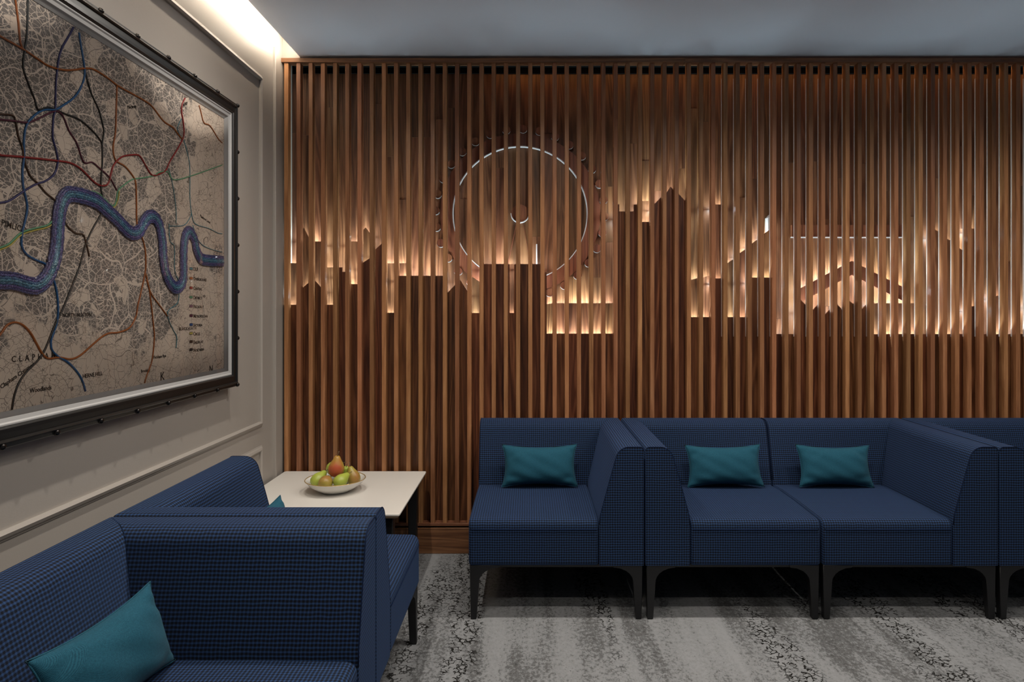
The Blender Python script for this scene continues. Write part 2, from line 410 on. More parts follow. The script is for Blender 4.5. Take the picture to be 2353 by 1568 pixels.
def board(name,k,top,y,z0,m):
    a=S0+SW/2+PITCH*k-4; b=a+PITCH                # pixel span of the board
    p=norm(top)
    x0,x1=X(a,y)+.0004,X(b,y)-.0004
    # top profile spans the visible gap
    pts=[(x0,Z(p[0][1],y))]
    for fr,r in p:
        vis0=S0+SW+PITCH*k; vis1=S0+PITCH*(k+1)
        if k>22: vis0-=0; 
        xx=X(vis0+(vis1-vis0)*fr-(6 if k>36 else 0)*0,y); pts.append((min(max(xx,x0),x1),Z(r,y)))
    pts.append((x1,Z(p[-1][1],y)))
    q=[]
    for u in pts:
        if not q or abs(u[0]-q[-1][0])+abs(u[1]-q[-1][1])>1e-5: q.append(u)
    poly=q+[(x1,z0),(x0,z0)]
    return sl(prism_xz(name,poly,y,y+TH,m)), (x0,x1,pts)
leds=[]
def add_led(k,x0,x1,pts,y,m):
    # short light tape just below and behind the board's top edge, following its lowest row
    zt=min(p[1] for p in pts)
    leds.append((x0,x1,zt-(.030 if y<YM else .020),y))
random.seed(11)
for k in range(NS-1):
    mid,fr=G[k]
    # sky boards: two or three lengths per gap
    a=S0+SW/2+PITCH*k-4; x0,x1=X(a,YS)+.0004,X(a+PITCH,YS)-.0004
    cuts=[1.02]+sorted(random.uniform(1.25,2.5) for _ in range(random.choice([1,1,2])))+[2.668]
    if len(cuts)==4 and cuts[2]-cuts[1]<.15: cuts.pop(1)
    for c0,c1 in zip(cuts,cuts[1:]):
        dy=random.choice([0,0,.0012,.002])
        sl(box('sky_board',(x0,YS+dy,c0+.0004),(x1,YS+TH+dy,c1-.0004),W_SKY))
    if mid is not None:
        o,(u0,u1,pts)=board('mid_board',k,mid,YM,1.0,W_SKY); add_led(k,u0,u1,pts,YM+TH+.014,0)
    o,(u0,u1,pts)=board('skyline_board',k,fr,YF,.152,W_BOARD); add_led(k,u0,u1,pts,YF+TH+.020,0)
# merge neighbouring light tapes on the same row
leds.sort(key=lambda q:(q[3],round(q[2],3),q[0])); mg=[]
for q in leds:
    if mg and abs(mg[-1][3]-q[3])<1e-4 and abs(mg[-1][2]-q[2])<.004 and abs(mg[-1][1]-q[0])<.003: mg[-1]=(mg[-1][0],q[1],mg[-1][2],q[3])
    else: mg.append(q)
for x0,x1,z,y in mg:
    sl(mesh_obj('light_tape',[(x0,y-.005,z),(x1,y-.005,z),(x1,y+.005,z),(x0,y+.005,z)],[(0,1,2,3)],M_LED_SKY))
sl(mesh_obj('light_tape',[(-.2,3.652,2.700),(-.2,3.664,2.700),(3.4,3.664,2.700),(3.4,3.652,2.700)],[(0,1,2,3)],M_LED_TOP))

# ferris wheel relief: ring, pods, hub, legs
wx,wz=X(1195,3.735),Z(491,3.735)
def ring(name,ri,ro,y0,y1,m,seg=96):
    bm=bmesh.new(); R=[]
    for k in range(seg):
        a=2*PI*k/seg; c,s=math.cos(a),math.sin(a)
        R.append([bm.verts.new((r*c,y-y0,r*s)) for r,y in ((ri,y0),(ro,y0),(ro,y1),(ri,y1))])
    for k in range(seg):
        p,q=R[k],R[(k+1)%seg]
        for j in range(4): bm.faces.new((p[j],p[(j+1)%4],q[(j+1)%4],q[j]))
    return sl(bm_obj(name,bm,m,None,loc=(wx,y0,wz)))
K=3.735/F
ring('wheel_rim',155*K,184*K,3.732,YS+.0005,W_RED)
ring('rim_lit_edge',153.4*K,155.2*K,3.727,YS+.0005,M_EDGE)  # inner edge paled to paint the light it catches from below
def disc(name,x,z,r,y0,y1,m,seg=20):
    return sl(prism_xz(name,[(x+r*math.cos(2*PI*i/seg),z+r*math.sin(2*PI*i/seg)) for i in range(seg)],y0,y1,m))
for i in range(32):
    a=math.radians(-2+11.25*i); x=wx+194*K*math.cos(a); z=wz+194*K*math.sin(a)
    o=disc('wheel_pod',x,z,9.3*K,3.728,YS+.0003,W_RED)
    n=18
    ar=[(9.2*K*math.cos(-PI*(.12+.76*j/n)),9.2*K*math.sin(-PI*(.12+.76*j/n))) for j in range(n+1)]
    ro=[(9.9*K*math.cos(-PI*(.12+.76*(n-j)/n)),9.9*K*math.sin(-PI*(.12+.76*(n-j)/n))) for j in range(n+1)]
    e=prism_xz('pod_lit_rim',ar+ro,-.0145,.0135,M_PODB,o)  # lower arc only: painted light on the pod's underside
disc('wheel_hub',wx,wz,20*K,3.722,YS+.0003,W_RED,32)
n=24
ar=[(wx+20*K*math.cos(-PI*j/n),wz+20*K*math.sin(-PI*j/n)) for j in range(n+1)]
ro=[(wx+21.6*K*math.cos(-PI*(n-j)/n),wz+21.6*K*math.sin(-PI*(n-j)/n)) for j in range(n+1)]
sl(prism_xz('hub_lit_edge',ar+ro,3.720,YS+.0003,M_EDGE))  # lower half of the hub edge, painted paler as if lit
for (xa,ya,xb,yb) in ((1187,511,1166,612),(1202,511,1220,612)):
    p0=(X(xa,3.725),Z(ya,3.725)); p1=(X(xb,3.725),Z(yb,3.725))
    sl(prism_xz('wheel_leg',[(p0[0]-.0015,p0[1]),(p0[0]+.0015,p0[1]),(p1[0]+.0015,p1[1]),(p1[0]-.0015,p1[1])],3.742,YS+.0003,W_RED))
def pp(name,pts,y0,y1,m): return sl(prism_xz(name,[(X(a,y0),Z(b,y0)) for a,b in pts],y0,y1,m))
pp('bridge_deck',[(1820,517),(2076,517),(2076,544),(1820,544)],3.735,YS+.0003,W_RED)
pp('deck_lit_edge',[(1820,544),(2076,544),(2076,546),(1820,546)],3.733,YS+.0003,M_EDGE)  # underside of the deck, its glow from below painted pale
pp('roof_chevron',[(1836,665),(1958,600),(2085,665),(2085,697),(1958,632),(1836,697)],3.706,3.716,W_RED)
for xa,xb,za,zb in ((1838,1958,664,600),(1958,2083,600,664)):
    q=[(X(xa,3.73),Z(za+9,3.73)),(X(xb,3.73),Z(zb+9,3.73))]
    sl(mesh_obj('light_tape',[(q[0][0],3.724,q[0][1]),(q[1][0],3.724,q[1][1]),(q[1][0],3.732,q[1][1]),(q[0][0],3.732,q[0][1])],[(0,1,2,3)],M_LED_SKY))
pp('vertical_pale_line',[(1232,561),(1234.5,561),(1234.5,607),(1232,607)],3.70,YS+.0003,M_EDGE)  # thin pale vertical line in front of the sky boards
disc('clock_disc',X(2155,3.71),Z(700,3.71),16*K,3.705,YS+.0003,M_EDGE,28)
pp('spire_board',[(1765,500),(1772,492),(1772,532),(1765,536)],3.71,YS+.0003,M_EDGE)

# ------------------------------------------------------------------ sofa modules
WD,DP=.750,.765
ZB,ZS,ZT=.233,.430,.742
def arc(cx,cz,r,a0,a1,n): return [(cx+r*math.cos(math.radians(a0+(a1-a0)*i/n)), cz+r*math.sin(math.radians(a0+(a1-a0)*i/n))) for i in range(n+1)]
BK=.19
prof=[(0,ZB)]+arc(.016,ZT-.016,.016,180,90,4)+arc(.062,ZT-.058,.058,90,14,9)+[(.150,.585),(BK-.004,ZS+.02),(BK,ZS-.02),(BK,ZB)]
# slight crown on the sloping face
plen=[0]
for p,q in zip(prof,prof[1:]): plen.append(plen[-1]+math.hypot(q[0]-p[0],q[1]-p[1]))
def lbar(name,start,end,fn,parent,flip=False,cap0=True,cap1=True):
    """extrude the back profile; start/end give the running coordinate for offset s"""
    n=len(prof); V=[]; Fc=[]; U=[]
    for row in range(2):
        for s,z in prof:
            tt=(start if row==0 else end)(s); V.append(fn(tt,s,z))
    for i in range(n-1):
        f=[i,i+1,n+i+1,n+i]; u=[(start(prof[i][0]),plen[i]),(start(prof[i+1][0]),plen[i+1]),(end(prof[i+1][0]),plen[i+1]),(end(prof[i][0]),plen[i])]
        Fc.append(tuple(f)); U.append(u)
    # bottom
    Fc.append((n-1,0,n,2*n-1)); U.append([(0,0)]*4)
    Fc.append(tuple(range(n-1,-1,-1))); U.append([(prof[i][0],prof[i][1]) for i in range(n-1,-1,-1)])
    Fc.append(tuple(range(n,2*n))); U.append([(prof[i][0],prof[i][1]) for i in range(n)])
    if flip:
        Fc=[tuple(reversed(f)) for f in Fc]; U=[list(reversed(u)) for u in U]
    o=mesh_obj(name,V,Fc,M_FAB,parent,uvs=U,smooth=True)
    bevel_mod(o,.007,2,50)
    return o
def sofa(label,loc,rz,arm_right,group):
    t=thing('modular_sofa_seat',label,'sofa seat',loc,rz,group)
    m=1 if arm_right else -1
    def mx(x): return x if arm_right else WD-x
    # local frame: x 0..WD, back outer face at y=0, front at y=-DP
    ob=lbar('backrest',lambda s:0.0,lambda s:WD-s-.0008,lambda tt,s,z:(mx(tt),-s,z),t,flip=not arm_right)
    oa=lbar('armrest',lambda s:s+.0008,lambda s:DP,lambda tt,s,z:(mx(WD-s),-tt,z),t,flip=not arm_right)
    # seat
    sx1=WD-BK-.003
    pr=[(-BK+.012,ZB)]+[(-BK+.012,ZS-.004),(-.30,ZS+.003),(-.50,ZS+.004)]+[(-DP+.03-y,ZS-.03+z) for y,z in [(.03*math.sin(math.radians(a)),.03*math.cos(math.radians(a))) for a in (0,20,40,60,80)]]+[(-DP,ZS-.045),(-DP,ZB)]
    n=len(pr); ln=[0]
    for p,q in zip(pr,pr[1:]): ln.append(ln[-1]+math.hypot(q[0]-p[0],q[1]-p[1]))
    V=[];Fc=[];U=[]
    for xx in (0.0,sx1):
        for y,z in pr: V.append((mx(xx),y,z))
    for i in range(n-1): Fc.append((i,n+i,n+i+1,i+1)); U.append([(0,ln[i]),(sx1,ln[i]),(sx1,ln[i+1]),(0,ln[i+1])])
    Fc.append((0,n-1,2*n-1,n)); U.append([(0,0)]*4)
    Fc.append(tuple(range(n))); U.append([pr[i] for i in range(n)])
    Fc.append(tuple(range(2*n-1,n-1,-1))); U.append([pr[i-n] for i in range(2*n-1,n-1,-1)])
    if arm_right is False: Fc=[tuple(reversed(f)) for f in Fc]; U=[list(reversed(u)) for u in U]
    se=mesh_obj('seat',V,Fc,M_FAB,t,uvs=U,smooth=True)
    bm=bmesh.new(); bm.from_mesh(se.data); bmesh.ops.recalc_face_normals(bm,faces=bm.faces); bm.to_mesh(se.data); bm.free()
    for q in (ob,oa):
        bm=bmesh.new(); bm.from_mesh(q.data); bmesh.ops.recalc_face_normals(bm,faces=bm.faces); bm.to_mesh(q.data); bm.free()
    bevel_mod(se,.012,3,50)
    # piping
    zf=ZS-.042
    tube('piping',[(mx(.012),-DP-.0005,zf),(mx(sx1-.008),-DP-.0005,zf)],.0018,M_PIPE,se,5)
    tube('piping',[(mx(.003),-BK-.02,ZS-.012),(mx(.003),-DP+.03,ZS-.012),(mx(.006),-DP+.008,ZS-.022),(mx(.010),-DP,zf)],.0018,M_PIPE,se,5)
    path=[(mx(WD-s),-DP+.001,z) for s,z in prof[1:-1]]
    tube('piping',path,.0018,M_PIPE,oa,5)
    path=[(mx(.001),-s,z) for s,z in prof[1:-2]]
    tube('piping',path,.0018,M_PIPE,ob,5)
    # legs: tapered, with a curved bracket
    def leg(x,y,sx,sy):
        inner=[(.130,.0)]+[(.040+.085*(1-math.sin(math.radians(a))),-.012-.062*(1-math.cos(math.radians(a)))) for a in (0,20,40,55,70,82,90)]+[(.029,-ZB)]
        pts=[(0,0),(.130,0)]+inner[1:]+[(.004,-ZB)]
        bm=bmesh.new(); f=[];bk=[]
        for a,z in pts:
            tp=.028+.008*(1+z/ZB); f.append(bm.verts.new((a*sx,0,z))); bk.append(bm.verts.new((a*sx,tp*sy,z)))
        nn=len(pts)
        bm.faces.new(f); bm.faces.new(bk[::-1])
        for i in range(nn): bm.faces.new((f[i],bk[i],bk[(i+1)%nn],f[(i+1)%nn]))
        o=bm_obj('leg',bm,M_BLACK,t,loc=(x,y,ZB+.001))
        bevel_mod(o,.002,1,50)
    for x,sx in ((.004,1),(WD-.004,-1)):
        leg(x,-DP+.006,sx,1); leg(x,-.02,sx,-1)
    box('base_frame',(.01,-DP+.012,ZB-.010),(WD-.01,-.03,ZB+.002),M_BLACK,t)
    return t
GR='blue check modular sofa seats'
x1=(1077-VX)*2.835/F
gapm=.0085
RX=[x1+i*(WD+gapm) for i in range(4)]
GR='blue check sofa seats along the slatted wall'
YR=D-.004
sofa('blue check sofa seat with its open side beside the white table, along the slatted wall',(RX[0],YR,0),0,True,GR)
sofa('blue check sofa seat second from the white table along the slatted wall',(RX[1],YR,0),0,False,GR)
sofa('blue check sofa seat third from the white table along the slatted wall',(RX[2],YR,0),0,True,GR)
sofa('blue check sofa seat fourth from the white table along the slatted wall',(RX[3],YR,0),0,False,GR)
GL='blue check sofa seats along the map wall'
XL=-1.205; seam=1.904
sofa('blue check sofa seat against the map wall, its high armrest hiding the white table',(XL,seam-.004-WD,0),PI/2,True,GL)
sofa('blue check sofa seat against the map wall, right beside the white table',(XL,seam+.004,0),PI/2,False,GL)

# ------------------------------------------------------------------ cushions
def cushion(label,loc,rot,group,W=.375,Hh=.205,T=.118,seed=0):
    random.seed(seed); ph=[random.uniform(0,6.28) for _ in range(6)]
    nu,nv=36,22; bm=bmesh.new(); grid={}
    def pos(u,v,side):
        cu,cv=abs(u),abs(v)
        ex=1-.085*(1-v*v)*cu**2+.02*cv**4*cu**2; ez=1-.15*(1-u*u)*cv**2+.02*cu**4*cv**2
        x=u*W/2*ex; z=v*Hh/2*ez
        th=T/2*((1-cu**2.6)**.62)*((1-cv**2.6)**.62)
        edge=(1-min(cu,1)**6)*(1-min(cv,1)**6)
        wr=.0035*math.sin(9*u+5*v+ph[0])*math.sin(4*v+ph[1])+.0028*math.sin(17*u*v+ph[2]+6*u)*cu*cv*2
        cr=math.exp(-((cu-.86)**2+(cv-.55)**2)/.03)*.006
        return (x,side*(th+wr*edge-cr*edge),z)
    for side in (-1,1):
        for i in range(nu+1):
            for j in range(nv+1):
                u=-1+2*i/nu; v=-1+2*j/nv
                u=math.sin(u*PI/2)*.5+u*.5; v=math.sin(v*PI/2)*.5+v*.5
                if side==1 and (i in (0,nu) or j in (0,nv)): grid[1,i,j]=grid[-1,i,j]; continue
                grid[side,i,j]=bm.verts.new(pos(u,v,side))
        for i in range(nu):
            for j in range(nv):
                q=[grid[side,i,j],grid[side,i+1,j],grid[side,i+1,j+1],grid[side,i,j+1]]
                bm.faces.new(q if side==-1 else q[::-1])
    o=bm_obj('lumbar_cushion',bm,M_TEAL,None,smooth=True,loc=loc); o.rotation_euler=rot
    tag(o,label,'cushion',group)
    pts=[]
    def e(u,v): 
        p=pos(u,v,-1); return (p[0]*1.004,0,p[2]*1.004)
    for i in range(24): pts.append(e(-1+2*i/24,-1))
    for j in range(14): pts.append(e(1,-1+2*j/14))
    for i in range(24): pts.append(e(1-2*i/24,1))
    for j in range(14): pts.append(e(-1,1-2*j/14))
    tube('seam_piping',pts,.0022,M_TEAL,o,5,closed=True)
    return o
CG='teal lumbar cushions'
tilt=math.radians(-17)
cy=D-.004-.245
cushion('teal cushion on the sofa seat beside the white table, by the slatted wall',(.055,cy,ZS+.109),(tilt,math.radians(0),math.radians(1)),CG,seed=3)
cushion('teal cushion on the second sofa seat from the white table along the slatted wall',(.99,cy,ZS+.108),(tilt,math.radians(-1),math.radians(-2)),CG,seed=5)
cushion('teal cushion on the third sofa seat from the white table along the slatted wall',(1.55,cy,ZS+.107),(tilt,math.radians(1.2),math.radians(2)),CG,seed=8)
def rz90(t,extra=0): return (t,0,PI/2+extra)
cushion('teal cushion on the sofa seat whose armrest hides the white table',(XL+.255,1.50,ZS+.108),rz90(math.radians(-19),math.radians(-4)),CG,seed=13)
cushion('teal cushion mostly hidden behind the high armrest, just its corner showing by the white table',(XL+.285,2.31,ZS+.102),rz90(math.radians(-24),math.radians(-6)),CG,seed=21)

# ------------------------------------------------------------------ side table
TX0,TX1,TY0,TY1,TZ=-1.325,-.556,2.842,3.592,.450
M_TOP,_,_=mat('white_laminate',(.66,.63,.58),.42)
M_TEDGE,_,_=mat('tan_ply_edge',(.42,.29,.18),.5)
t=thing('side_table','low square white side table with black legs, bowl of pears on it','table',((TX0+TX1)/2,(TY0+TY1)/2,0))
hx,hy=(TX1-TX0)/2,(TY1-TY0)/2
def rrect(x,y,r,n=4):
    o=[]
    for cx,cy_,a in ((x-r,y-r,0),(-x+r,y-r,90),(-x+r,-y+r,180),(x-r,-y+r,270)):
        for i in range(n+1):
            b=math.radians(a+90*i/n); o.append((cx+r*math.cos(b),cy_+r*math.sin(b)))
    return o
def slab(name,levels,m,parent):
    bm=bmesh.new(); R=[]
    for z,ins in levels: R.append([bm.verts.new((x,y,z)) for x,y in rrect(hx-ins,hy-ins,.012)])
    for a,b in zip(R,R[1:]):
        for i in range(len(a)): bm.faces.new((a[i],a[(i+1)%len(a)],b[(i+1)%len(a)],b[i]))
    bm.faces.new(R[-1]); bm.faces.new(R[0][::-1])
    return bm_obj(name,bm,m,parent)
tt=slab('table_top',[(TZ-.008,.0015),(TZ-.007,0),(TZ-.0012,0),(TZ,.0012)],M_TOP,t)
slab('top_edge_band',[(TZ-.020,.010),(TZ-.008,.0015)],M_TEDGE,tt)
for sx in (-1,1):
    for sy in (-1,1):
        bm=bmesh.new(); R=[]
        for z,wd in ((0,.040),(TZ-.06,.052),(TZ-.019,.056)):
            cx,cy_=sx*(hx-.062),sy*(hy-.062)
            R.append([bm.verts.new((cx+a*wd/2,cy_+b*wd/2,z)) for a,b in ((-1,-1),(1,-1),(1,1),(-1,1))])
        for a,b in zip(R,R[1:]):
            for i in range(4): bm.faces.new((a[i],a[(i+1)%4],b[(i+1)%4],b[i]))
        bm.faces.new(R[0][::-1]); bm.faces.new(R[-1])
        bevel_mod(bm_obj('leg',bm,M_BLACK,t),.004,2)
for s in (-1,1):
    box('apron',(-hx+.07,s*(hy-.062)-.010,TZ-.065),(hx-.07,s*(hy-.062)+.010,TZ-.020),M_BLACK,t)
    box('apron',(s*(hx-.062)-.010,-hy+.07,TZ-.065),(s*(hx-.062)+.010,hy-.07,TZ-.020),M_BLACK,t)

# ------------------------------------------------------------------ bowl and pears
BX,BY=-.937,3.205
M_CER,_,bb=mat('white_glazed_ceramic',(.72,.70,.66),.18); bb.inputs['Coat Weight'].default_value=.4
M_GOLD,_,_=mat('gold_rim_line',(.55,.36,.12),.3,.6)
bowl_me=lathe([(0,.004),(.055,.004),(.062,.0),(.066,.0),(.068,.004),(.095,.016),(.124,.036),(.140,.056),(.1435,.0585),(.1415,.0600),(.137,.057),(.118,.038),(.090,.020),(.06,.011),(0,.009)],56)
bo=link('fruit_bowl',bowl_me,M_CER,None,(BX,BY,TZ+.0005)); tag(bo,'white ceramic bowl with a thin gold rim on the white side table','bowl')
tube('gold_rim',[(.1412*math.cos(2*PI*i/64),.1412*math.sin(2*PI*i/64),.0600) for i in range(64)],.0019,M_GOLD,bo,6,closed=True)
def pear_mat(name,green,blush,amount,sp):
    m,nt,b=mat(name,green,.38,0,.45)
    tc=N(nt,'ShaderNodeTexCoord'); n=N(nt,'ShaderNodeTexNoise',i_Scale=14.0,i_Detail=3.0); L(nt,tc.outputs['Object'],n.inputs['Vector'])
    s=N(nt,'ShaderNodeSeparateXYZ'); L(nt,tc.outputs['Object'],s.inputs[0])
    f=math_n(nt,'ADD',math_n(nt,'MULTIPLY',n.outputs[0],1.1),math_n(nt,'MULTIPLY',s.outputs[1],-9.0))
    f=math_n(nt,'ADD',f,amount-.55)
    c=ramp(nt,f,[(.25,green),(.6,tuple((g+r)/2 for g,r in zip(green,blush))),(.9,blush)])
    v=N(nt,'ShaderNodeTexNoise',i_Scale=420.0,i_Detail=1.0); L(nt,tc.outputs['Object'],v.inputs['Vector'])
    c=mixc(nt,math_n(nt,'GREATER_THAN',v.outputs[0],.70),c,sp)
    L(nt,c,b.inputs['Base Color']); return m
P_RED =pear_mat('red_blush_pear',(.42,.36,.05),(.42,.085,.035),.55,(.30,.16,.06))
P_BRN =pear_mat('russet_pear',(.34,.33,.05),(.34,.17,.045),.45,(.22,.12,.04))
P_GRN =pear_mat('green_pear',(.36,.42,.06),(.30,.33,.05),.10,(.22,.24,.05))
M_STEM,_,_=mat('brown_stem',(.12,.075,.035),.7)
pear_me=lathe([(0,-.0355),(.006,-.037),(.014,-.0365),(.026,-.031),(.0340,-.020),(.0370,-.005),(.0355,.010),(.030,.024),(.0225,.037),(.0175,.047),(.014,.055),(.0095,.0605),(.004,.0615),(0,.0600)],28)
def pear(label,p,rot,m,s=1.0):
    me=pear_me.copy(); me.materials.clear(); me.materials.append(m)
    o=link('pear',me,None,None,p); o.rotation_euler=[math.radians(a) for a in rot]; o.scale=(s,s,s)
    tag(o,label,'pear','pears in the white bowl')
    tube('stem',[(0,0,.058),(.001,0,.066),(.004,.001,.074),(.005,.003,.083)],[.0022,.0017,.0017,.0024],M_STEM,o,6)
z=TZ
pear('red and yellow pear standing upright on top of the pile',(-.931,3.198,z+.110),(4,6,0),P_RED,1.04)
pear('russet brown pear at the front of the bowl, round end outwards',(-.962,3.130,z+.060),(-78,8,0),P_BRN,.90)
pear('green pear at the side of the bowl towards the map wall',(-1.014,3.178,z+.060),(-35,38,0),P_GRN,.90)
pear('plain green pear lying at the front of the bowl, stem towards the dark sofas',(-.893,3.136,z+.066),(-18,58,30),P_GRN,.86)
pear('green and russet pear at the side of the bowl towards the sofas',(-.855,3.222,z+.062),(-14,-12,40),P_BRN,.90)
pear('green pear leaning at the back of the pile behind the red one',(-.965,3.268,z+.096),(20,58,10),P_GRN,.90)
pear('green pear mostly hidden at the back of the bowl',(-.905,3.272,z+.060),(30,10,0),P_GRN,.9)

# ------------------------------------------------------------------ framed map
XM=-1.318       # map surface
XF=-1.288       # frame front
def my(x_px,y_px,Xp=None):
    Xp=XM if Xp is None else Xp
    d=-Xp*F/(VX-x_px); return d, H-(y_px-VY)*d/F
fy1=2.945; fz1=2.245; fz0=.990; fy0=1.10
fm=thing('framed_map','large old street map with coloured lines in a riveted black frame','framed map',(XW,(fy0+fy1)/2,fz0))
inv=Matrix.Translation((-XW,-(fy0+fy1)/2,-fz0))
def fp(o,par=None):
    o.parent=par or fm
    if par is None: o.matrix_parent_inverse=inv
    return o
M_FRM,_,_=mat('black_frame_lacquer',(.010,.0095,.009),.34,0,.5)
M_SLIP,_,_=mat('pale_grey_slip',(.36,.355,.35),.5)
M_RIV,_,_=mat('dark_polished_rivet',(.045,.04,.038),.22,.9)
def rectframe(name,prof,m):
    """prof: (inset from the outer edge, x)"""
    bm=bmesh.new(); R=[]
    for ins,x in prof:
        R.append([bm.verts.new((x,a,b)) for a,b in ((fy0+ins,fz0+ins),(fy1-ins,fz0+ins),(fy1-ins,fz1-ins),(fy0+ins,fz1-ins))])
    for a,b in zip(R,R[1:]):
        for i in range(4): bm.faces.new((a[i],a[(i+1)%4],b[(i+1)%4],b[i]))
    return fp(bm_obj(name,bm,m))
rectframe('frame',[(0,XW),(0,XF-.012),(.003,XF-.008),(.012,XF-.006),(.014,XF-.002),(.017,XF),(.021,XF-.002),(.023,XF-.007),(.040,XF-.004),(.050,XF-.003),(.053,XF-.006),(.056,XF-.012),(.056,XW)],M_FRM)
rectframe('slip',[(.056,XF-.010),(.060,XF-.010),(.064,XF-.014),(.074,XF-.016),(.078,XF-.022),(.088,XM+.002),(.089,XM-.004)],M_SLIP)
def map_mat():
    m,nt,b=mat('printed_street_map',(.5,.4,.33),.75,0,.2)
    tc=N(nt,'ShaderNodeTexCoord'); uv=tc.outputs['UV']
    sp=N(nt,'ShaderNodeSeparateXYZ'); L(nt,uv,sp.inputs[0])
    def nz(s,det=3,ro=.55,vec=None,dist=0):
        n=N(nt,'ShaderNodeTexNoise',i_Scale=s,i_Detail=det,i_Roughness=ro,i_Distortion=dist); L(nt,vec or uv,n.inputs['Vector']); return n
    wn=nz(5,2); sc=N(nt,'ShaderNodeVectorMath',operation='SCALE'); L(nt,wn.outputs['Color'],sc.inputs[0]); sc.inputs['Scale'].default_value=.09
    ad=N(nt,'ShaderNodeVectorMath',operation='ADD'); L(nt,uv,ad.inputs[0]); L(nt,sc.outputs[0],ad.inputs[1]); wuv=ad.outputs[0]
    def vor(s,vec,feat='DISTANCE_TO_EDGE',rnd=1):
        v=N(nt,'ShaderNodeTexVoronoi',feature=feat,i_Scale=s,i_Randomness=rnd); L(nt,vec,v.inputs['Vector']); return v
    # stretched copies give terraces of long thin blocks in two directions
    def mp(rot,scl):
        q=N(nt,'ShaderNodeMapping'); L(nt,wuv,q.inputs[0]); q.inputs['Rotation'].default_value=(0,0,rot); q.inputs['Scale'].default_value=scl; return q.outputs[0]
    v1=vor(33,wuv).outputs[0]; v2=vor(46,mp(.6,(1,1.9,1)),rnd=.75).outputs[0]; v3=vor(46,mp(-.9,(1,2.0,1)),rnd=.75).outputs[0]
    sel=math_n(nt,'GREATER_THAN',nz(7,1).outputs[0],.5)
    vv=math_n(nt,'ADD',math_n(nt,'MULTIPLY',v2,sel),math_n(nt,'MULTIPLY',v3,math_n(nt,'SUBTRACT',1.0,sel)))
    street=math_n(nt,'MAXIMUM',math_n(nt,'LESS_THAN',v1,.025),math_n(nt,'LESS_THAN',vv,.036))
    street2=math_n(nt,'LESS_THAN',vor(7,wuv).outputs[0],.013); street=math_n(nt,'MAXIMUM',street,street2)
    # built-up mask
    dn=nz(4.2,4,.6).outputs[0]
    gy=N(nt,'ShaderNodeMapRange',interpolation_type='SMOOTHSTEP'); L(nt,sp.outputs[0],gy.inputs[0]); gy.inputs[1].default_value=2.75; gy.inputs[2].default_value=2.15
    gz=N(nt,'ShaderNodeMapRange',interpolation_type='SMOOTHSTEP'); L(nt,sp.outputs[1],gz.inputs[0]); gz.inputs[1].default_value=1.12; gz.inputs[2].default_value=1.50
    den=math_n(nt,'ADD',dn,math_n(nt,'MULTIPLY_ADD',math_n(nt,'MULTIPLY',gy.outputs[0],gz.outputs[0]),.40,-.13))
    bnd=nz(30,2).outputs[0]; den2=math_n(nt,'ADD',den,math_n(nt,'MULTIPLY_ADD',bnd,.12,-.06))
    dense=ramp(nt,den2,[(.50,(0,0,0)),(.53,(1,1,1))])
    # open squares left inside the built-up area
    cell=vor(16,wuv,'F1'); park=math_n(nt,'GREATER_THAN',N(nt,'ShaderNodeSeparateColor').outputs[0],2.0)
    sc2=N(nt,'ShaderNodeSeparateColor'); L(nt,cell.outputs['Color'],sc2.inputs[0])
    park=math_n(nt,'GREATER_THAN',sc2.outputs[0],.86)
    built=math_n(nt,'MULTIPLY',dense,math_n(nt,'SUBTRACT',1.0,park))
    hatch=nz(520,2).outputs[0]
    blk=ramp(nt,hatch,[(.35,(.125,.110,.100)),(.65,(.25,.220,.200))])
    paper=ramp(nt,nz(3,3).outputs[0],[(.3,(.60,.50,.41)),(.7,(.68,.575,.48))])
    st=mixc(nt,math_n(nt,'GREATER_THAN',hatch,.72),(.66,.56,.47),(.40,.33,.275))
    city=mixc(nt,street,blk,st)
    # open country: thin field lines, lanes and specks
    thin=math_n(nt,'MAXIMUM',math_n(nt,'LESS_THAN',vor(13,wuv).outputs[0],.007),math_n(nt,'MULTIPLY',math_n(nt,'LESS_THAN',v1,.014),math_n(nt,'GREATER_THAN',nz(11,2).outputs[0],.44)))
    thin=math_n(nt,'MAXIMUM',thin,math_n(nt,'MULTIPLY',math_n(nt,'LESS_THAN',vv,.026),math_n(nt,'GREATER_THAN',nz(9,3,.6).outputs[0],.50)))
    thin=math_n(nt,'MULTIPLY',thin,math_n(nt,'GREATER_THAN',nz(60,2).outputs[0],.36))
    speck=math_n(nt,'MULTIPLY',math_n(nt,'GREATER_THAN',nz(240,2).outputs[0],.66),math_n(nt,'GREATER_THAN',nz(14,3).outputs[0],.54))
    ink=math_n(nt,'MAXIMUM',thin,speck)
    country=mixc(nt,math_n(nt,'MULTIPLY',ink,.78),paper,(.09,.072,.062))
    col=mixc(nt,built,country,city)
    L(nt,col,b.inputs['Base Color']); return m
M_MAP=map_mat()
i=.088
a0,a1,b0,b1=fy0+i,fy1-i,fz0+i,fz1-i
fp(mesh_obj('map_print',[(XM,a0,b0),(XM,a1,b0),(XM,a1,b1),(XM,a0,b1),(XM-.003,a0,b0),(XM-.003,a1,b0),(XM-.003,a1,b1),(XM-.003,a0,b1)],[(0,1,2,3),(7,6,5,4),(0,4,5,1),(1,5,6,2),(2,6,7,3),(3,7,4,0)],M_MAP,None,uvs=[[(a0,b0),(a1,b0),(a1,b1),(a0,b1)]]+[[(0,0)]*4]*5))
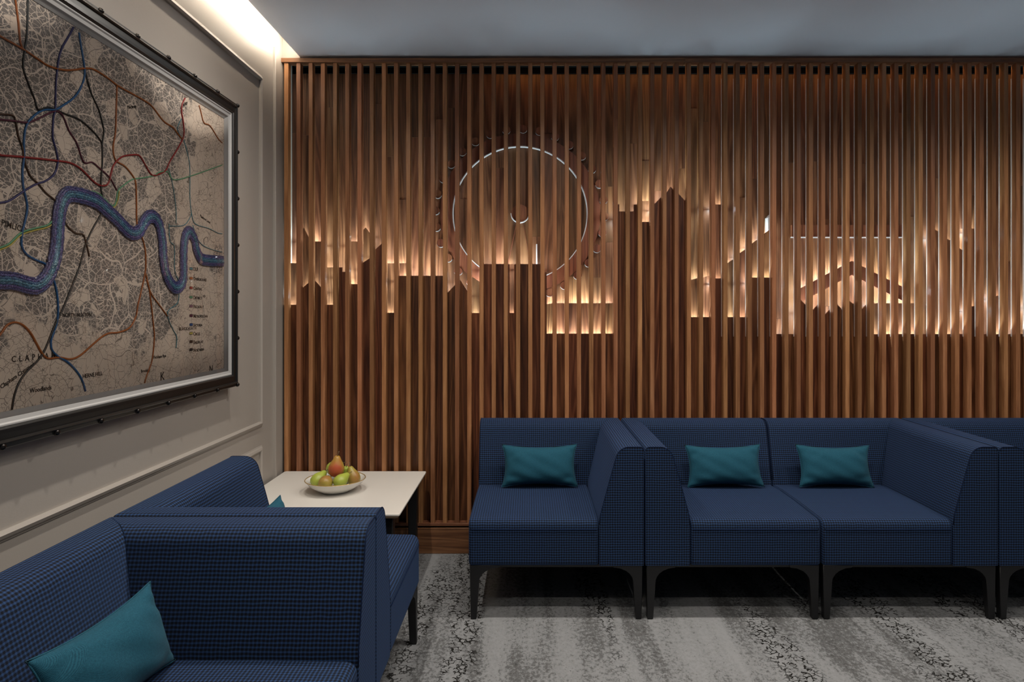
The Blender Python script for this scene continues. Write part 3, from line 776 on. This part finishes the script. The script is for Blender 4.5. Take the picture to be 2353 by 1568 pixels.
# glass
mg_=bpy.data.materials.new('picture_glass'); mg_.use_nodes=True; nt=mg_.node_tree; nt.nodes.clear()
tr=N(nt,'ShaderNodeBsdfTransparent'); gl=N(nt,'ShaderNodeBsdfGlossy'); gl.inputs['Roughness'].default_value=.02
fr=N(nt,'ShaderNodeFresnel'); fr.inputs[0].default_value=1.35; mx_=N(nt,'ShaderNodeMixShader'); ou=N(nt,'ShaderNodeOutputMaterial')
L(nt,fr.outputs[0],mx_.inputs[0]); L(nt,tr.outputs[0],mx_.inputs[1]); L(nt,gl.outputs[0],mx_.inputs[2]); L(nt,mx_.outputs[0],ou.inputs[0])
XG=XF-.0165
fp(mesh_obj('glass_pane',[(XG,fy0+.07,fz0+.07),(XG,fy1-.07,fz0+.07),(XG,fy1-.07,fz1-.07),(XG,fy0+.07,fz1-.07)],[(0,1,2,3)],mg_))
# rivets
riv_me=lathe([(0,.010),(.004,.0094),(.0075,.0070),(.0095,.0035),(.0100,0),(.0085,-.002)],12); riv_me.materials.append(M_RIV)
def rivet(y,z_):
    o=link('rivet',riv_me,None,None,(XF-.008,y,z_)); o.rotation_euler=(0,PI/2,0); fp(o)
q=.0075
n=10
for k in range(n):
    y=fy1-q-.1875*k
    if y>fy0+.02: rivet(y,fz0+q); rivet(y,fz1-q)
for k in range(1,6): rivet(fy1-q,fz0+q+(fz1-fz0-2*q)*k/6)
# thread lines traced from the photograph: a = top crop (2.8x), b = lower crop (2.8x, +500 rows)
def A(*p): return [(u/2.8,v/2.8) for u,v in p]
def B(*p): return [(u/2.8,500+v/2.8) for u,v in p]
THREADS=[
('red',(.26,.012,.014),.0036,A((0,1000),(150,1012),(360,1035),(450,1050),(520,1090),(600,1170),(645,1195),(690,1185),(710,1120),(730,1060),(780,1010),(840,998),(890,1000),(920,1040),(960,1110),(990,1130),(1060,1100),(1090,1040),(1150,940),(1180,870),(1175,780),(1165,720),(1170,670),(1205,600))),
('orange',(.33,.095,.018),.0036,A((0,235),(150,320),(240,380),(310,425),(400,450),(470,450),(540,440),(600,447),(680,495),(760,555),(850,605),(930,650),(980,690),(1050,780),(1110,820),(1140,860),(1170,895))),
('orange',(.33,.095,.018),.0032,A((92,-40),(95,0),(115,150),(125,260),(140,310))),
('orange',(.33,.095,.018),.0034,A((750,550),(745,700),(740,850),(725,950),(740,1030),(800,1070),(850,1130),(870,1180),(875,1300),(878,1440))+B((905,110),(930,200),(935,300),(930,360),(900,500),(885,560),(870,640),(830,710),(760,740),(700,745),(650,770),(580,830),(510,890),(450,912),(380,900),(310,908),(270,880),(230,810),(190,740),(140,690),(90,675),(40,695),(0,750),(-40,790))),
('orange',(.30,.075,.016),.0030,B((935,360),(955,450),(970,560),(985,700),(990,780),(975,920),(940,1020),(920,1098))),
('orange',(.30,.075,.016),.0030,B((940,400),(970,490),(1020,560),(1075,635))),
('orange',(.30,.085,.018),.0028,A((1270,645),(1290,720),(1310,790),(1350,810),(1400,890),(1428,920))),
('black',(.012,.014,.014),.0032,A((178,-40),(175,0),(170,200),(155,330),(145,430),(180,540),(220,640),(242,705),(300,690),(350,705),(420,735),(500,765),(570,820),(630,885),(650,920),(655,960))),
('black',(.012,.014,.014),.0032,A((540,440),(580,590),(630,700),(655,790),(665,850),(655,930),(655,1050),(645,1200),(660,1290),(655,1360),(600,1460))+B((570,120),(545,180),(510,310),(460,440),(400,590),(350,690),(290,840),(240,920),(170,990),(120,1060),(90,1140),(75,1220),(68,1278))),
('indigo',(.020,.022,.11),.0034,A((495,130),(440,230),(390,320),(368,420),(355,560),(352,700),(340,760),(335,880),(355,960),(368,1040),(345,1120),(290,1165),(230,1185),(150,1230),(60,1290),(0,1305),(-40,1308))),
('blue',(.012,.10,.26),.0036,A((495,118),(510,250),(540,440),(530,530),(480,620),(400,680),(350,705),(270,710),(200,760),(165,810),(150,900),(150,1010),(140,1100),(145,1200),(165,1290),(170,1350),(150,1450))+B((140,90),(135,180),(170,240),(230,275),(280,295),(305,320),(330,370),(355,450),(368,540),(368,640),(350,720),(325,790),(330,850),(370,895),(430,930),(490,990),(530,1060),(557,1168))),
('maroon',(.085,.012,.035),.0032,A((-40,768),(0,770),(100,780),(180,788),(260,755),(350,715),(400,745),(440,840),(490,920),(520,1010),(545,1050),(590,1045),(640,1085),(700,1140),(730,1190),(750,1225))),
('brown',(.060,.030,.016),.0032,A((-40,735),(0,735),(80,745),(100,800),(115,880),(140,950),(155,1040),(190,1130),(240,1180),(290,1240),(340,1280),(370,1310),(400,1350),(420,1440),(480,1500),(530,1510),(550,1560))+B((570,250),)),
('green',(.13,.36,.20),.0026,A((1428,1062),(1350,1090),(1220,1135),(1130,1158),(1095,1140),(1075,1105),(1020,1110),(990,1130),(920,1145),(850,1155),(790,1195),(755,1230),(745,1290),(725,1325),(680,1290),(630,1245),(580,1230),(545,1240))),
('yellow',(.50,.42,.09),.0022,A((765,1230),(755,1290),(728,1336),(680,1302),(630,1257),(580,1242),(550,1250))),
('green',(.11,.33,.17),.0028,A((355,1355),(340,1410),(300,1450),(220,1470),(130,1500))+B((60,165),(0,193),(-40,205))),
('yellow',(.50,.42,.09),.0024,A((360,1368),(350,1420),(305,1462),(222,1483),(133,1513))+B((63,178),(0,206),(-40,218))),
('teal',(.07,.23,.28),.0018,A((1085,1085),(1110,1200),(1130,1350),(1130,1440))),
('teal',(.07,.23,.28),.0018,B((1085,40),(1090,150),(1120,190),(1120,330),(1145,405))),
('teal',(.07,.23,.28),.0020,A((1180,900),(1215,1040),(1220,1150),(1220,1280),(1235,1400),(1260,1445),(1340,1470),(1400,1500),(1428,1505))),
('teal',(.07,.23,.28),.0018,A((1085,1455),(1180,1450),(1220,1400),(1228,1370))),
('teal',(.07,.23,.28),.0018,A((1165,765),(1140,820),(1150,860),(1168,885))),
('teal',(.07,.23,.28),.0020,B((1150,480),(1140,550),(1080,600),(1080,650),(1110,720),(1135,770),(1130,840))),
('teal',(.07,.23,.28),.0020,B((1238,50),(1270,140),(1320,190),(1428,225))),
]
tm={}
for nm,c,r,pts in THREADS:
    if nm not in tm: tm[nm],_,_=mat('thread_'+nm,c,.45)
    P=[]
    Q=[my(u,v) for u,v in catmull(pts,4)]
    rr_=random.Random(len(pts))
    def ext(e):      # a line that leaves the photograph runs on across the rest of the map
        y,z_=e; o=[]; sl_=rr_.uniform(-.5,.5)
        while y>a0+.06: y-=.05; sl_+=rr_.uniform(-.35,.35); z_+=.05*sl_; o.append((y,z_))
        return o
    if pts[0][0]<=0: Q=ext(Q[0])[::-1]+Q
    if pts[-1][0]<=0: Q=Q+ext(Q[-1])
    for d,z_ in Q:
        if b0<z_<b1 and a0<d<a1: P.append((XM+.0015,d,z_))
    if len(P)>1:
        o=fp(tube('map_thread',P,r*.85,tm[nm],None,5)); o['label']=nm+' thread line'
# river: a bundle of glassy strands
RIV=B((-60,405),(0,405),(80,410),(170,435),(230,440),(285,400),(320,340),(345,260),(360,160),(365,60))+A((372,1400),(378,1350),(397,1290),(432,1252),(490,1255),(550,1270),(620,1300),(690,1360),(750,1415),(810,1480),(850,1503),(890,1488),(920,1435),(950,1397),(990,1400),(1020,1450),(1035,1530))+B((1040,170),(1045,260),(1060,350),(1090,420),(1125,453),(1160,435),(1175,380),(1175,280),(1178,180),(1190,115),(1215,93),(1245,140),(1260,210),(1290,265),(1340,277),(1400,280),(1430,282))
C=[my(u,v) for u,v in catmull(RIV,6)]
C=[(a0+.003+(C[0][0]-a0-.003)*k/14, C[0][1]+.05*math.sin(PI*(1-k/14)*1.5)) for k in range(14)]+C
C=[p for p in C if a0<p[0]<a1]
cols=[(.055,.07,.20),(.10,.09,.26),(.045,.14,.24),(.10,.27,.36),(.06,.15,.28),(.085,.085,.25),(.05,.06,.18)]
for j,c in enumerate(cols):
    m,nt,b=mat('river_strand_%d'%j,c,.22,0,.6); b.inputs['Coat Weight'].default_value=.6
    tc=N(nt,'ShaderNodeTexCoord'); n_=N(nt,'ShaderNodeTexNoise',i_Scale=260.0,i_Detail=2.0); L(nt,tc.outputs['Object'],n_.inputs['Vector'])
    L(nt,ramp(nt,n_.outputs[0],[(.3,tuple(v*.45 for v in c)),(.55,c),(.72,tuple(min(1,v*1.9+.06) for v in c))]),b.inputs['Base Color'])
    bump(nt,b,n_.outputs[0],.8,.004)
    off=(j-3)*.0066; P=[]
    for i_,(y,z_) in enumerate(C):
        p0=C[max(i_-1,0)]; p1=C[min(i_+1,len(C)-1)]; ty,tz=p1[0]-p0[0],p1[1]-p0[1]; l=math.hypot(ty,tz) or 1
        yy=y-tz/l*off; zz=z_+ty/l*off
        P.append((XM+.002+.0035*(1-((j-3)/3.6)**2)+.0008*math.sin(i_*1.7+j*2),min(yy,a1-.001),zz))
    fp(tube('river_strand',P,.0046,m,None,6))
# lettering
M_INK,_,_=mat('map_ink',(.030,.024,.020),.8)
def text(s,u,v,size,mt=M_INK,ang=0,caps=False,name='lettering',sx=1.0,space=1.0):
    c=bpy.data.curves.new('lettering','FONT'); c.body=s; c.size=size; c.extrude=.0002; c.offset=.0003; c.space_character=space; c.resolution_u=2
    c.small_caps_scale=.72
    tmp=bpy.data.objects.new('tmp',c); COL.objects.link(tmp)
    if caps:
        for q_ in range(1,len(s)): c.body_format[q_].use_small_caps=True
    dg=bpy.context.evaluated_depsgraph_get(); me=bpy.data.meshes.new_from_object(tmp.evaluated_get(dg)); 
    bpy.data.objects.remove(tmp); bpy.data.curves.remove(c)
    d,z_=my(u,v)
    o=link(name,me,mt,None,(XM+.0006,d,z_))
    o.rotation_euler=Matrix(((0,0,1),(1,0,0),(0,1,0))).to_3x3().to_euler() if ang==0 else (Matrix(((0,0,1),(1,0,0),(0,1,0))) @ Matrix.Rotation(math.radians(ang),3,'Z')).to_euler()
    o.scale=(sx,1,1); return fp(o)
LEG=[('DLR',328,(.07,.23,.28)),('Overground',390,(.33,.095,.018)),('Central',452,(.26,.012,.014)),('District',512,(.09,.27,.15)),('Piccadilly',570,(.20,.10,.16)),('Metropolitan',632,(.085,.012,.035)),('Victoria',690,(.02,.07,.22)),('Circle',746,(.45,.38,.09)),('Bakerloo',800,(.060,.030,.016)),('Northern',852,(.01,.01,.01))]
for s,zy,c in LEG:
    v=500+zy/2.8
    text(s,444,v+5,.0205,caps=(s!='DLR'),name='legend_entry',sx=1.0)
    d,z_=my(435,v); d2,_=my(442.5,v)
    m,_,_=mat('legend_swatch',c,.5)
    r_=.0040
    bar=[(d+r_+(d2-d-2*r_)*(1 if abs(q_)<90 else 0)+r_*math.cos(math.radians(q_)), z_+r_*math.sin(math.radians(q_))) for q_ in (-89,-45,0,45,89,91,135,180,225,269)]
    bar=[(d2-r_+r_*math.cos(math.radians(q_)),z_+r_*math.sin(math.radians(q_))) for q_ in (-90,-45,0,45,90)]+[(d+r_+r_*math.cos(math.radians(q_)),z_+r_*math.sin(math.radians(q_))) for q_ in (90,135,180,225,270)]
    V=[(XM+.001,y,zz) for y,zz in bar]; fp(mesh_obj('legend_swatch',V,[tuple(range(10))],m))
    bar2=[(y,zz) for y,zz in bar]; cy_=(d+d2)/2
    V=[(XM+.0012,cy_+(y-cy_)*1.10,z_+(zz-z_)*1.35) for y,zz in bar]+[(XM+.0012,y,zz) for y,zz in bar]
    fp(mesh_obj('swatch_outline',V,[(k,(k+1)%10,10+(k+1)%10,10+k) for k in range(10)],M_INK))
WORDS=[('C L A P H A M',72/2.8,500+932/2.8,.026,0,1.15),('Clapham Common',2,500+1105/2.8,.019,24,1.0),('Woodlands',190/2.8,500+1130/2.8,.020,0,1),('PIMLICO',2,1448/2.8,.026,-8,1),('NORTH BRIXTON',400/2.8,500+640/2.8,.018,0,1),('HERNE HILL',530/2.8,500+1035/2.8,.020,0,1),('K',1030/2.8,500+1050/2.8,.050,0,1),('N',1345/2.8,500+1000/2.8,.050,0,1),('BLACKHEATH',1150/2.8,500+728/2.8,.020,0,1.3),
('Plaistow Level',1285/2.8,1395/2.8,.018,-12,1),('Lea Bridge',1160/2.8,700/2.8,.018,35,1),('Brockley',905/2.8,500+1000/2.8,.018,0,1),('Peckham Rye',985/2.8,500+910/2.8,.018,0,1),('Hackney',820/2.8,700/2.8,.018,20,1)]
for s,u,v,sz,ang,spc in WORDS: text(s,u,v,sz*.85,ang=ang,space=spc)
